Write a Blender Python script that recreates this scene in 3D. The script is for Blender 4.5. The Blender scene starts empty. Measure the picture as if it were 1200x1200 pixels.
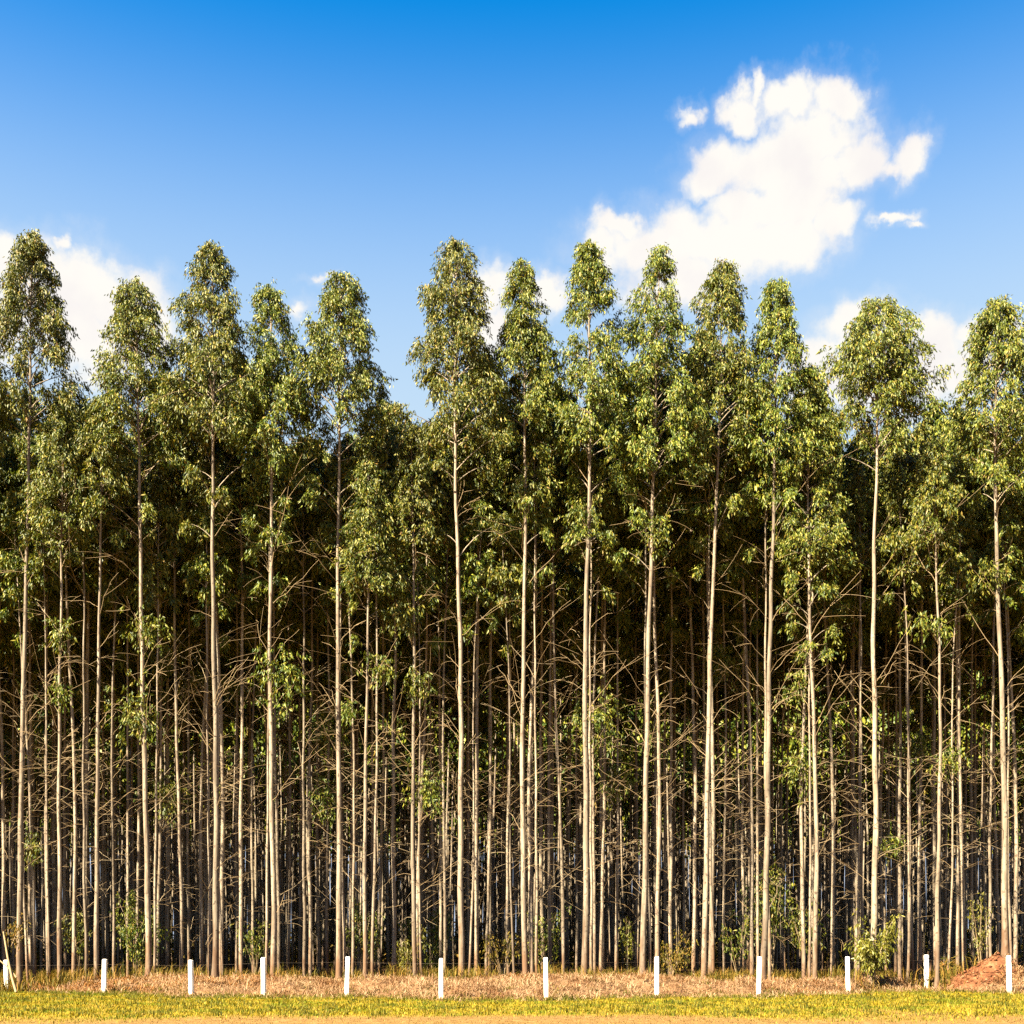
import bpy, math, random
import numpy as np
from mathutils import Vector

# ------------------------------------------------------------------ camera, sky, sun, exposure
scene = bpy.context.scene
C = scene.collection
R = math.radians
CAM_H = 1.6          # eye height
FPX = 1400.0         # focal length in pixels of the 1200 px photograph
HORIZON = 1115.0     # pixel row of the horizon

cam_d = bpy.data.cameras.new('camera')
cam = bpy.data.objects.new('camera', cam_d); C.objects.link(cam)
cam.location = (0, 0, CAM_H); cam.rotation_euler = (R(90), 0, 0)
cam_d.sensor_width = 36.0; cam_d.lens = 36.0 * FPX / 1200.0
cam_d.shift_y = (HORIZON - 600) / 1200.0
cam_d.clip_start = 0.5; cam_d.clip_end = 20000
scene.camera = cam

SUN_EL, SUN_AZ = 42.0, 50.0        # azimuth: degrees to the -x side of straight behind the camera
SKY_STRENGTH, SUN_STRENGTH, EXPOSURE = 0.05, 5.0, 2.95
S = Vector((-math.sin(R(SUN_AZ)) * math.cos(R(SUN_EL)), -math.cos(R(SUN_AZ)) * math.cos(R(SUN_EL)), math.sin(R(SUN_EL))))
sun_d = bpy.data.lights.new('sun', 'SUN'); sun_d.energy = SUN_STRENGTH; sun_d.angle = R(0.5); sun_d.color = (1.0, 0.85, 0.60)
sun = bpy.data.objects.new('sun', sun_d); C.objects.link(sun)
sun.rotation_euler = S.to_track_quat('Z', 'Y').to_euler(); sun.location = (-30, -40, 40)

vs = scene.view_settings
vs.view_transform = 'Standard'; vs.look = 'None'; vs.exposure = EXPOSURE; vs.gamma = 1.0; vs.use_curve_mapping = False
scene.render.engine = 'CYCLES'
cy = scene.cycles
cy.max_bounces = 3; cy.diffuse_bounces = 1; cy.glossy_bounces = 1; cy.transmission_bounces = 2; cy.transparent_max_bounces = 4
cy.caustics_reflective = False; cy.caustics_refractive = False
cy.use_denoising = False


def node(nt, typ, **kw):
    n = nt.nodes.new(typ)
    for k, v in kw.items():
        setattr(n, k, v)
    return n


def mth(nt, op, a, b=None, c=None, clamp=False):
    n = node(nt, 'ShaderNodeMath', operation=op, use_clamp=clamp)
    for i, v in enumerate((a, b, c)):
        if v is None: continue
        if isinstance(v, (int, float)): n.inputs[i].default_value = v
        else: nt.links.new(v, n.inputs[i])
    return n.outputs[0]


def vmth(nt, op, a, b=None):
    n = node(nt, 'ShaderNodeVectorMath', operation=op)
    for i, v in enumerate((a, b)):
        if v is None: continue
        if isinstance(v, (tuple, list)): n.inputs[i].default_value = v
        else: nt.links.new(v, n.inputs[i])
    return n


def azel(px, py):
    x, y, z = (px - 600) / FPX, 1.0, (HORIZON - py) / FPX
    return math.atan2(x, y), math.asin(z / math.sqrt(x * x + y * y + z * z))


def smoothstep(nt, v, lo, hi):
    n = node(nt, 'ShaderNodeMapRange', interpolation_type='SMOOTHSTEP')
    nt.links.new(v, n.inputs['Value'])
    n.inputs['From Min'].default_value = lo; n.inputs['From Max'].default_value = hi
    return n.outputs['Result']


def build_world():
    w = bpy.data.worlds.new('World'); scene.world = w; w.use_nodes = True
    nt = w.node_tree; nt.nodes.clear()
    L = nt.links.new
    out = node(nt, 'ShaderNodeOutputWorld'); bg = node(nt, 'ShaderNodeBackground')
    bg.inputs['Strength'].default_value = SKY_STRENGTH
    sky = node(nt, 'ShaderNodeTexSky', sky_type='NISHITA', sun_disc=False)
    sky.sun_elevation = R(SUN_EL); sky.sun_rotation = R(180 + SUN_AZ)
    sky.air_density = 0.72; sky.dust_density = 0.2; sky.ozone_density = 3.0; sky.altitude = 300
    hs = node(nt, 'ShaderNodeHueSaturation'); hs.inputs['Saturation'].default_value = 1.42; hs.inputs['Hue'].default_value = 0.493
    L(sky.outputs[0], hs.inputs['Color'])
    tc = node(nt, 'ShaderNodeTexCoord')
    sep = node(nt, 'ShaderNodeSeparateXYZ'); L(tc.outputs['Generated'], sep.inputs[0])
    az = mth(nt, 'ARCTAN2', sep.outputs[0], sep.outputs[1])
    el = mth(nt, 'ARCSINE', sep.outputs[2])
    comb = node(nt, 'ShaderNodeCombineXYZ'); L(az, comb.inputs[0]); L(el, comb.inputs[1])
    base = comb.outputs[0]
    # the wind-torn edges: two octaves of warp on the direction
    def warp(v, scale, amount, detail):
        n = node(nt, 'ShaderNodeTexNoise', noise_dimensions='3D')
        n.inputs['Scale'].default_value = scale; n.inputs['Detail'].default_value = detail; n.inputs['Roughness'].default_value = 0.62
        L(base, n.inputs['Vector'])
        d = vmth(nt, 'SUBTRACT', n.outputs['Color'], (0.5, 0.5, 0.5))
        s = vmth(nt, 'MULTIPLY', d.outputs[0], (amount, amount, 0))
        return vmth(nt, 'ADD', v, s.outputs[0]).outputs[0]
    q = warp(base, 14.0, 0.045, 3.0)
    q = warp(q, 45.0, 0.026, 6.0)
    # cumulus masses: (px, py, rx, ry) of the photograph, turned into azimuth and elevation
    blobs = [(775, 285, 95, 48), (850, 285, 100, 52), (930, 275, 70, 48), (720, 262, 36, 24), (700, 300, 30, 40), (800, 330, 90, 40), (930, 235, 75, 40),
             (905, 195, 100, 52), (880, 250, 70, 30), (960, 205, 60, 45), (838, 205, 42, 38), (950, 160, 75, 48), (975, 108, 40, 36), (925, 118, 46, 34),
             (884, 105, 13, 30), (868, 130, 26, 30), (1010, 180, 45, 40), (1070, 180, 26, 34), (1045, 190, 30, 20), (985, 250, 35, 30),
             (814, 132, 24, 20), (1045, 264, 34, 12), (1062, 272, 22, 9),
             (110, 335, 62, 46), (60, 340, 60, 60), (165, 345, 38, 42), (185, 390, 34, 50), (110, 395, 90, 60), (10, 310, 40, 34), (75, 285, 15, 17), (0, 380, 60, 60),
             (575, 335, 26, 34), (580, 385, 30, 40), (640, 350, 26, 28), (372, 335, 26, 14), (350, 372, 30, 22), (385, 330, 14, 10),
             (1000, 395, 55, 34), (1090, 400, 60, 32), (1150, 395, 50, 30), (1195, 375, 22, 16), (1060, 440, 160, 50), (960, 440, 40, 40)]
    acc = None
    for px, py, rx, ry in blobs:
        peak = 1.0 if min(rx, ry) > 22 else 0.72 if px > 700 or px < 100 else 0.5
        a, e = azel(px, py); a2, _ = azel(px + rx, py); _, e2 = azel(px, py - ry)
        d = vmth(nt, 'SUBTRACT', q, (a, e, 0)).outputs[0]
        s = vmth(nt, 'MULTIPLY', d, (1 / (a2 - a), 1 / (e2 - e), 0)).outputs[0]
        ln = vmth(nt, 'LENGTH', s).outputs['Value']
        v = mth(nt, 'SUBTRACT', peak, ln)
        acc = v if acc is None else mth(nt, 'SMOOTH_MAX', acc, v, 0.12)
    # the same kind of fair-weather cumulus goes on round the rest of the sky
    n3 = node(nt, 'ShaderNodeTexNoise'); n3.inputs['Scale'].default_value = 3.2; n3.inputs['Detail'].default_value = 7; n3.inputs['Roughness'].default_value = 0.55
    mp = vmth(nt, 'MULTIPLY', tc.outputs['Generated'], (1.0, 1.0, 2.2)).outputs[0]; L(mp, n3.inputs['Vector'])
    rest = mth(nt, 'MULTIPLY', mth(nt, 'SUBTRACT', n3.outputs['Fac'], 0.63), 5.0)
    inside = smoothstep(nt, mth(nt, 'ABSOLUTE', az), R(31), R(25))
    rest = mth(nt, 'SUBTRACT', rest, mth(nt, 'MULTIPLY', inside, 4.0))
    above = smoothstep(nt, el, R(-3), R(3))
    acc = mth(nt, 'MAXIMUM', acc, rest)
    # fine billows
    n4 = node(nt, 'ShaderNodeTexNoise'); n4.inputs['Scale'].default_value = 60; n4.inputs['Detail'].default_value = 6; n4.inputs['Roughness'].default_value = 0.6
    L(base, n4.inputs['Vector'])
    acc = mth(nt, 'ADD', acc, mth(nt, 'MULTIPLY', mth(nt, 'SUBTRACT', n4.outputs['Fac'], 0.5), 0.8))
    alpha = mth(nt, 'MULTIPLY', smoothstep(nt, acc, -0.22, 0.54), above)
    # thin veil round the masses
    veil = mth(nt, 'MULTIPLY', smoothstep(nt, acc, -0.6, 0.3), 0.22)
    alpha = mth(nt, 'MAXIMUM', alpha, mth(nt, 'MULTIPLY', veil, above))
    n5 = node(nt, 'ShaderNodeTexNoise'); n5.inputs['Scale'].default_value = 22; n5.inputs['Detail'].default_value = 5
    L(base, n5.inputs['Vector'])
    shade = smoothstep(nt, n5.outputs['Fac'], 0.42, 0.72)
    cm = node(nt, 'ShaderNodeMix', data_type='RGBA')
    K = 1.0 / SKY_STRENGTH / (2 ** EXPOSURE)
    cm.inputs['A'].default_value = (1.02 * K, 0.99 * K, 0.93 * K, 1); cm.inputs['B'].default_value = (0.86 * K, 0.80 * K, 0.84 * K, 1)
    L(mth(nt, 'MULTIPLY', shade, 0.4), cm.inputs['Factor'])
    mx = node(nt, 'ShaderNodeMix', data_type='RGBA')
    air = node(nt, 'ShaderNodeMix', data_type='RGBA')
    air.inputs['A'].default_value = (0.56 * K, 0.75 * K, 0.94 * K, 1)
    L(smoothstep(nt, el, R(23), R(39.5)), air.inputs['Factor']); L(hs.outputs[0], air.inputs['B'])
    low = node(nt, 'ShaderNodeMix', data_type='RGBA'); low.inputs['A'].default_value = (0.64 * K, 0.74 * K, 0.92 * K, 1)
    L(smoothstep(nt, el, R(2), R(14)), low.inputs['Factor']); L(air.outputs['Result'], low.inputs['B'])
    L(alpha, mx.inputs['Factor']); L(low.outputs['Result'], mx.inputs['A']); L(cm.outputs['Result'], mx.inputs['B'])
    L(mx.outputs['Result'], bg.inputs['Color']); L(bg.outputs[0], out.inputs['Surface'])
    w.cycles.sampling_method = 'NONE'


build_world()

# ------------------------------------------------------------------ helpers
rng = np.random.default_rng(7)
random.seed(7)


def at(px, d):
    """world x of a photograph column at distance d"""
    return (px - 600) / FPX * d


def up(py, d):
    """world height of a photograph row at distance d"""
    return CAM_H + (HORIZON - py) / FPX * d


def vnoise(x, y, seed=0):
    xi = np.floor(x).astype(np.int64); yi = np.floor(y).astype(np.int64)
    fx = x - xi; fy = y - yi
    fx = fx * fx * (3 - 2 * fx); fy = fy * fy * (3 - 2 * fy)
    def h(a, b):
        n = (a * 374761393 + b * 668265263 + seed * 974634777) & 0x7fffffff
        n = ((n ^ (n >> 13)) * 1274126177) & 0x7fffffff
        n = n ^ (n >> 16)
        return (n & 0xffff) / 65535.0
    return (h(xi, yi) * (1 - fx) + h(xi + 1, yi) * fx) * (1 - fy) + (h(xi, yi + 1) * (1 - fx) + h(xi + 1, yi + 1) * fx) * fy


POSTS = [(8, 1125, 1162), (122, 1124, 1165), (224, 1125, 1168), (309, 1122, 1169), (406, 1121, 1169), (517, 1123, 1172), (640, 1122, 1172),
         (770, 1121, 1169), (889, 1121, 1168), (994, 1121, 1164), (1086, 1119, 1161), (1183, 1120, 1165)]
POST_D = [FPX * CAM_H / (b - HORIZON) for _, _, b in POSTS]
POST_X = [at(p[0], d) for p, d in zip(POSTS, POST_D)]


def edge_y(x):
    """where the mown grass ends and the straw begins"""
    return np.interp(x, POST_X, POST_D) - 0.2 + 1.6 * (vnoise(x * 0.35, x * 0 + 3.3, 5) - 0.5) + 0.9 * (vnoise(x * 1.3, x * 0 + 7.3, 6) - 0.5)


MOUND = (at(1172, 47.6), 48.2)


def ground_z(x, y):
    x = np.asarray(x, float); y = np.asarray(y, float)
    e = np.maximum(np.interp(x, POST_X, POST_D), edge_y(x) + 0.3)
    near = np.clip((130 - y) / 30, 0, 1) * np.clip((y - 5) / 10, 0, 1)
    z = 0.05 * (vnoise(x * 0.25, y * 0.25, 1) - 0.5)
    ridge = np.clip((y - e) / 1.6, 0, 1) * np.clip((51.5 - y) / 3.5, 0, 1)
    z = z + ridge * (0.03 + 0.40 * vnoise(x * 0.24, y * 0.3, 9) ** 2 + 0.36 * vnoise(x * 0.6, y * 0.6, 2) ** 1.5 + 0.24 * vnoise(x * 1.7, y * 1.7, 3) ** 1.6)
    forest = np.clip((y - 51) / 3, 0, 1)
    z = z + forest * (0.12 * vnoise(x * 0.5, y * 0.5, 4))
    r = np.hypot((x - MOUND[0]) / 2.1, (y - MOUND[1]) / 1.9)
    z = z + 1.3 * np.clip(1 - r, 0, 1) ** 1.15 * (0.72 + 0.36 * vnoise(x * 2.1, y * 2.1, 6) + 0.2 * vnoise(x * 3.3, y * 3.3, 8))
    return z * near


def sstep(v, lo, hi):
    t = np.clip((v - lo) / (hi - lo), 0, 1)
    return t * t * (3 - 2 * t)


def gz(x, y):
    return float(ground_z(np.array([x]), np.array([y]))[0])


def mesh_np(name, V, F, smooth=False):
    V = np.asarray(V, np.float32); F = np.asarray(F, np.int32)
    k = F.shape[1]
    me = bpy.data.meshes.new(name)
    me.vertices.add(len(V)); me.vertices.foreach_set('co', V.ravel())
    me.loops.add(F.size); me.loops.foreach_set('vertex_index', F.ravel())
    me.polygons.add(len(F)); me.polygons.foreach_set('loop_start', np.arange(len(F), dtype=np.int32) * k)
    if smooth: me.polygons.foreach_set('use_smooth', np.ones(len(F), bool))
    me.update(calc_edges=True); me.validate()
    return me


def obj(name, me, mat=None, parent=None, loc=None, **props):
    o = bpy.data.objects.new(name, me); C.objects.link(o)
    if mat is not None and not me.materials: me.materials.append(mat)
    if parent is not None: o.parent = parent
    if loc is not None: o.location = loc
    for k, v in props.items(): o[k] = v
    return o


def empty(name, loc, label, cat, group=None):
    o = bpy.data.objects.new(name, None); C.objects.link(o); o.location = loc; o.empty_display_size = 0.3
    o['label'] = label; o['category'] = cat
    if group: o['group'] = group
    return o


def tube(P, rad, sides=6, cap=True):
    """a tapered tube of quads along P"""
    P = np.asarray(P, float); n = len(P); rad = np.asarray(rad, float)
    T = np.gradient(P, axis=0); T /= np.linalg.norm(T, axis=1)[:, None] + 1e-9
    ref = np.array([0.0, 1.0, 0.0]) if abs(T[:, 1]).mean() < 0.8 else np.array([1.0, 0, 0])
    A = np.cross(T, ref); A /= np.linalg.norm(A, axis=1)[:, None] + 1e-9
    B = np.cross(T, A)
    th = np.arange(sides) / sides * 2 * np.pi
    V = P[:, None, :] + rad[:, None, None] * (np.cos(th)[None, :, None] * A[:, None, :] + np.sin(th)[None, :, None] * B[:, None, :])
    V = V.reshape(-1, 3)
    i = np.arange(n - 1)[:, None] * sides; j = np.arange(sides)[None, :]; j2 = (j + 1) % sides
    F = np.stack([i + j, i + j2, i + sides + j2, i + sides + j], -1).reshape(-1, 4)
    return V, F


def join(parts):
    Vs, Fs, o = [], [], 0
    for V, F in parts:
        Vs.append(V); Fs.append(F + o); o += len(V)
    return np.concatenate(Vs), np.concatenate(Fs)


def leaf_tris(P, A, L, W, r):
    """folded lance-shaped leaves: two triangles each"""
    n = len(P)
    A = A / (np.linalg.norm(A, axis=1)[:, None] + 1e-9)
    rnd = r.normal(size=(n, 3)); rnd[:, 2] *= 0.5
    Sd = np.cross(A, rnd); Sd /= np.linalg.norm(Sd, axis=1)[:, None] + 1e-9
    N = np.cross(Sd, A)
    L = L[:, None]; W = W[:, None]
    v0 = P; m = P + A * L * 0.42 + N * W * 0.22
    V = np.stack([v0, m + Sd * W / 2, P + A * L - N * W * 0.25, m - Sd * W / 2], 1).reshape(-1, 3)
    b = np.arange(n)[:, None] * 4
    F = np.concatenate([b + np.array([[0, 1, 2]]), b + np.array([[0, 2, 3]])], 1).reshape(-1, 3)
    return V, F


# ------------------------------------------------------------------ materials
def principled(name, rough=0.8, spec=0.3):
    m = bpy.data.materials.new(name); m.use_nodes = True
    nt = m.node_tree; b = nt.nodes['Principled BSDF']
    b.inputs['Roughness'].default_value = rough; b.inputs['Specular IOR Level'].default_value = spec
    return m, nt, b


ALB = 0.46


def ramp(nt, fac, stops, interp='LINEAR', k=ALB):
    stops = [(p, tuple(v * k for v in c)) for p, c in stops]
    n = node(nt, 'ShaderNodeValToRGB'); n.color_ramp.interpolation = interp
    e = n.color_ramp.elements
    e[0].position, e[0].color = stops[0][0], (*stops[0][1], 1)
    e[1].position, e[1].color = stops[-1][0], (*stops[-1][1], 1)
    for p, c in stops[1:-1]:
        x = e.new(p); x.color = (*c, 1)
    nt.links.new(fac, n.inputs[0])
    return n.outputs[0]


def noise(nt, vec, scale, detail=4, rough=0.55):
    n = node(nt, 'ShaderNodeTexNoise'); n.inputs['Scale'].default_value = scale; n.inputs['Detail'].default_value = detail
    n.inputs['Roughness'].default_value = rough
    if vec is not None: nt.links.new(vec, n.inputs['Vector'])
    return n.outputs['Fac']


def mixc(nt, f, a, b, blend='MIX'):
    n = node(nt, 'ShaderNodeMix', data_type='RGBA', blend_type=blend)
    for s, v in (('Factor', f), ('A', a), ('B', b)):
        if isinstance(v, (int, float)): n.inputs[s].default_value = v
        elif isinstance(v, tuple): n.inputs[s].default_value = (*v, 1)
        else: nt.links.new(v, n.inputs[s])
    return n.outputs['Result']


def leaf_material(name, stops, trans=0.22, rough=0.42, spec=0.45, patch=None, k=ALB):
    """thin leaf: gloss on the face, some light through it; colour varies from leaf to leaf and tree to tree"""
    m, nt, b = principled(name, rough, spec)
    g = node(nt, 'ShaderNodeNewGeometry')
    col = ramp(nt, g.outputs['Random Per Island'], stops, k=k)
    oi = node(nt, 'ShaderNodeObjectInfo')
    hs = node(nt, 'ShaderNodeHueSaturation')
    nt.links.new(mth(nt, 'MULTIPLY_ADD', oi.outputs['Random'], 0.024, 0.496), hs.inputs['Hue'])
    nt.links.new(mth(nt, 'MULTIPLY_ADD', oi.outputs['Random'], 0.3, 0.9), hs.inputs['Value'])
    nt.links.new(col, hs.inputs['Color']); col = hs.outputs[0]
    if patch:
        tc = node(nt, 'ShaderNodeTexCoord')
        col = mixc(nt, smoothstep(nt, noise(nt, tc.outputs['Object'], patch[0], 3), patch[2], patch[3]), col, patch[1], 'MULTIPLY')
    nt.links.new(col, b.inputs['Base Color'])
    t = node(nt, 'ShaderNodeBsdfTranslucent'); nt.links.new(mixc(nt, 1.0, col, (1.25, 1.2, 0.5), 'MULTIPLY'), t.inputs['Color'])
    mx = node(nt, 'ShaderNodeMixShader'); mx.inputs[0].default_value = trans
    nt.links.new(b.outputs[0], mx.inputs[1]); nt.links.new(t.outputs[0], mx.inputs[2])
    nt.links.new(mx.outputs[0], nt.nodes['Material Output'].inputs['Surface'])
    return m


M = {}
M['leaf'] = leaf_material('eucalyptus_leaf', [(0.0, (0.026, 0.052, 0.006)), (0.3, (0.072, 0.100, 0.009)), (0.68, (0.152, 0.164, 0.013)), (0.94, (0.28, 0.25, 0.034)), (1.0, (0.29, 0.17, 0.045))], k=0.68, spec=0.3, rough=0.5)
M['young_leaf'] = leaf_material('young_leaf', [(0.0, (0.09, 0.11, 0.010)), (0.5, (0.22, 0.22, 0.022)), (1.0, (0.36, 0.31, 0.05))], trans=0.3, k=0.55)
M['grass'] = leaf_material('mown_grass', [(0.0, (0.12, 0.125, 0.006)), (0.4, (0.31, 0.25, 0.010)), (0.8, (0.46, 0.34, 0.024)), (1.0, (0.52, 0.35, 0.07))], trans=0.3, rough=0.7, spec=0.15, patch=(0.55, (0.48, 0.74, 0.5), 0.47, 0.60), k=0.60)
M['straw'] = leaf_material('dry_straw', [(0.0, (0.20, 0.10, 0.05)), (0.4, (0.38, 0.225, 0.13)), (0.8, (0.52, 0.34, 0.21)), (1.0, (0.60, 0.43, 0.27))], k=0.54, trans=0.12, rough=0.8, spec=0.1, patch=(0.8, (0.5, 0.38, 0.3), 0.48, 0.62))
M['rust'] = leaf_material('rust_litter', [(0.0, (0.09, 0.03, 0.012)), (0.5, (0.23, 0.08, 0.026)), (0.85, (0.35, 0.14, 0.05)), (1.0, (0.45, 0.27, 0.14))], k=0.56, trans=0.1, rough=0.8, spec=0.1)
M['verge'] = leaf_material('verge_stubble', [(0.0, (0.17, 0.11, 0.02)), (0.5, (0.32, 0.20, 0.045)), (1.0, (0.45, 0.29, 0.10))], trans=0.15, rough=0.8, spec=0.1)
M['cover'] = leaf_material('ground_cover', [(0.0, (0.06, 0.065, 0.008)), (0.5, (0.19, 0.145, 0.02)), (1.0, (0.40, 0.21, 0.05))], k=0.55, trans=0.25, rough=0.7, spec=0.15)


def bark_material():
    m, nt, b = principled('bark', 0.75, 0.25)
    tc = node(nt, 'ShaderNodeTexCoord'); ob = tc.outputs['Object']
    oi = node(nt, 'ShaderNodeObjectInfo')
    off = node(nt, 'ShaderNodeCombineXYZ'); nt.links.new(mth(nt, 'MULTIPLY', oi.outputs['Random'], 50.0), off.inputs[0])
    pos = vmth(nt, 'ADD', ob, off.outputs[0]).outputs[0]
    sep = node(nt, 'ShaderNodeSeparateXYZ'); nt.links.new(ob, sep.inputs[0]); z = sep.outputs[2]
    streak = vmth(nt, 'MULTIPLY', pos, (6, 6, 0.55)).outputs[0]
    c = ramp(nt, noise(nt, streak, 1.0, 5, 0.6), [(0.28, (0.10, 0.075, 0.050)), (0.45, (0.20, 0.162, 0.118)), (0.7, (0.33, 0.28, 0.215))], k=0.75)
    knots = noise(nt, vmth(nt, 'MULTIPLY', pos, (8, 8, 7)).outputs[0], 1.0, 3, 0.6)
    c = mixc(nt, mth(nt, 'MULTIPLY', smoothstep(nt, knots, 0.58, 0.66), 0.8), c, (0.035, 0.022, 0.014))
    # the rough reddish stocking at the foot, ending unevenly
    foot = mth(nt, 'ADD', z, mth(nt, 'MULTIPLY', mth(nt, 'SUBTRACT', noise(nt, vmth(nt, 'MULTIPLY', pos, (5, 5, 1.2)).outputs[0], 1.0, 4), 0.5), 6.0))
    c = mixc(nt, mth(nt, 'MULTIPLY', smoothstep(nt, foot, 2.8, 0.1), 0.85), c, (0.085, 0.04, 0.017))
    peel = noise(nt, vmth(nt, 'MULTIPLY', pos, (5, 5, 0.8)).outputs[0], 1.0, 4, 0.65)
    c = mixc(nt, mth(nt, 'MULTIPLY', smoothstep(nt, peel, 0.52, 0.6), 0.55), c, (0.085, 0.06, 0.042))
    hs = node(nt, 'ShaderNodeHueSaturation'); nt.links.new(c, hs.inputs['Color'])
    nt.links.new(mth(nt, 'MULTIPLY_ADD', oi.outputs['Random'], 0.5, 0.75), hs.inputs['Value'])
    nt.links.new(hs.outputs[0], b.inputs['Base Color'])
    bp = node(nt, 'ShaderNodeBump'); bp.inputs['Strength'].default_value = 0.5; bp.inputs['Distance'].default_value = 0.03
    nt.links.new(noise(nt, vmth(nt, 'MULTIPLY', pos, (14, 14, 3)).outputs[0], 1.0, 4), bp.inputs['Height']); nt.links.new(bp.outputs[0], b.inputs['Normal'])
    return m


def twig_material():
    m, nt, b = principled('dead_twig', 0.8, 0.2)
    g = node(nt, 'ShaderNodeNewGeometry')
    c = ramp(nt, g.outputs['Random Per Island'], [(0.0, (0.17, 0.11, 0.055)), (0.5, (0.27, 0.19, 0.10)), (1.0, (0.40, 0.32, 0.21))], k=0.66)
    nt.links.new(c, b.inputs['Base Color'])
    return m


def ground_material():
    m, nt, b = principled('soil_and_turf', 0.95, 0.1)
    tc = node(nt, 'ShaderNodeTexCoord'); ob = tc.outputs['Object']
    at_ = node(nt, 'ShaderNodeAttribute', attribute_name='zone')
    zs = node(nt, 'ShaderNodeSeparateColor'); nt.links.new(at_.outputs['Color'], zs.inputs[0])
    turf = ramp(nt, noise(nt, ob, 2.2, 6), [(0.3, (0.15, 0.13, 0.010)), (0.5, (0.32, 0.24, 0.016)), (0.7, (0.43, 0.27, 0.05))])
    dirt = ramp(nt, noise(nt, ob, 3.5, 8, 0.65), [(0.3, (0.15, 0.085, 0.025)), (0.5, (0.27, 0.155, 0.052)), (0.7, (0.40, 0.24, 0.095))], k=0.52)
    litter = ramp(nt, noise(nt, ob, 4.0, 8, 0.7), [(0.3, (0.13, 0.065, 0.03)), (0.5, (0.29, 0.165, 0.085)), (0.72, (0.43, 0.28, 0.16))])
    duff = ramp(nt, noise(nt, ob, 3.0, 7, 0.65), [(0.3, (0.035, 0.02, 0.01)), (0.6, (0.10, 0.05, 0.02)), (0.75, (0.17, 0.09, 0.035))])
    red = ramp(nt, noise(nt, ob, 3.0, 7, 0.6), [(0.3, (0.14, 0.052, 0.024)), (0.55, (0.26, 0.105, 0.05)), (0.75, (0.42, 0.24, 0.13))])
    c = mixc(nt, zs.outputs[0], turf, dirt)
    c = mixc(nt, zs.outputs[1], c, litter)
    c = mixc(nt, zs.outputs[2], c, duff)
    am = node(nt, 'ShaderNodeAttribute', attribute_name='mound')
    c = mixc(nt, am.outputs['Fac'], c, red)
    nt.links.new(c, b.inputs['Base Color'])
    bp = node(nt, 'ShaderNodeBump'); bp.inputs['Strength'].default_value = 0.8; bp.inputs['Distance'].default_value = 0.06
    nt.links.new(noise(nt, ob, 9.0, 6, 0.65), bp.inputs['Height']); nt.links.new(bp.outputs[0], b.inputs['Normal'])
    return m


def post_material():
    m, nt, b = principled('white_paint', 0.7, 0.3)
    tc = node(nt, 'ShaderNodeTexCoord'); ob = tc.outputs['Object']
    sep = node(nt, 'ShaderNodeSeparateXYZ'); nt.links.new(ob, sep.inputs[0])
    c = ramp(nt, noise(nt, vmth(nt, 'MULTIPLY', ob, (8, 8, 2)).outputs[0], 1.0, 5), [(0.3, (0.66, 0.63, 0.58)), (0.55, (0.80, 0.79, 0.77)), (0.8, (0.84, 0.83, 0.82))], k=1.0)
    splash = mth(nt, 'ADD', sep.outputs[2], mth(nt, 'MULTIPLY', noise(nt, ob, 12.0, 3), 0.2))
    c = mixc(nt, mth(nt, 'MULTIPLY', smoothstep(nt, splash, 0.42, 0.10), 0.75), c, (0.45, 0.27, 0.15))
    nt.links.new(c, b.inputs['Base Color'])
    return m


M['wire'] = principled('rusty_wire', 0.7, 0.4)[0]; M['wire'].node_tree.nodes['Principled BSDF'].inputs['Base Color'].default_value = (0.10, 0.075, 0.055, 1)
M['bark'] = bark_material(); M['twig'] = twig_material(); M['ground'] = ground_material(); M['post'] = post_material()

# ------------------------------------------------------------------ ground: one sheet to the horizon
def axis(lo, hi, step, far):
    a = np.arange(lo, hi + 1e-6, step)
    g = []; s = step; p = hi
    while p < far: s *= 1.45; p += s; g.append(p)
    g2 = []; s = step; p = lo
    while p > -far: s *= 1.45; p -= s; g2.append(p)
    return np.concatenate([g2[::-1], a, g])


gx = axis(-34, 34, 0.3, 6000); gy = axis(18, 64, 0.3, 6000)
GX, GY = np.meshgrid(gx, gy)
GZ = ground_z(GX, GY)
V = np.stack([GX, GY, GZ], -1).reshape(-1, 3)
nx, ny = len(gx), len(gy)
ii = (np.arange(ny - 1)[:, None] * nx + np.arange(nx - 1)[None, :])
F = np.stack([ii, ii + 1, ii + nx + 1, ii + nx], -1).reshape(-1, 4)
me = mesh_np('ground', V, F, True)
x, y = V[:, 0], V[:, 1]
e = edge_y(x)
def sst(v, lo, hi):
    t = np.clip((v - lo) / (hi - lo), 0, 1); return t * t * (3 - 2 * t)
z0 = sst(y + 9 * (vnoise(x * .3, y * .22, 11) - .5), 32.5, 27.0)
z1 = sst(y + 0.8 * (vnoise(x, y, 12) - .5), e, e + 0.7)
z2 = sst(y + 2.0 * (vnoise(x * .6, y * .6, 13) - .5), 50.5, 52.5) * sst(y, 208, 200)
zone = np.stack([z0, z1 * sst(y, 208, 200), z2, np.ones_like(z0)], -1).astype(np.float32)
ca = me.color_attributes.new('zone', 'FLOAT_COLOR', 'POINT'); ca.data.foreach_set('color', zone.ravel())
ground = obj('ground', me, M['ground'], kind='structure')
fa = me.attributes.new('mound', 'FLOAT', 'POINT')
rm = np.hypot((x - MOUND[0] + 0.85) / 1.35, (y - MOUND[1]) / 1.7) + 0.35 * (vnoise(x * 2, y * 2, 15) - .5)
fa.data.foreach_set('value', sst(rm, 1.0, 0.8).astype(np.float32))


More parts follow.
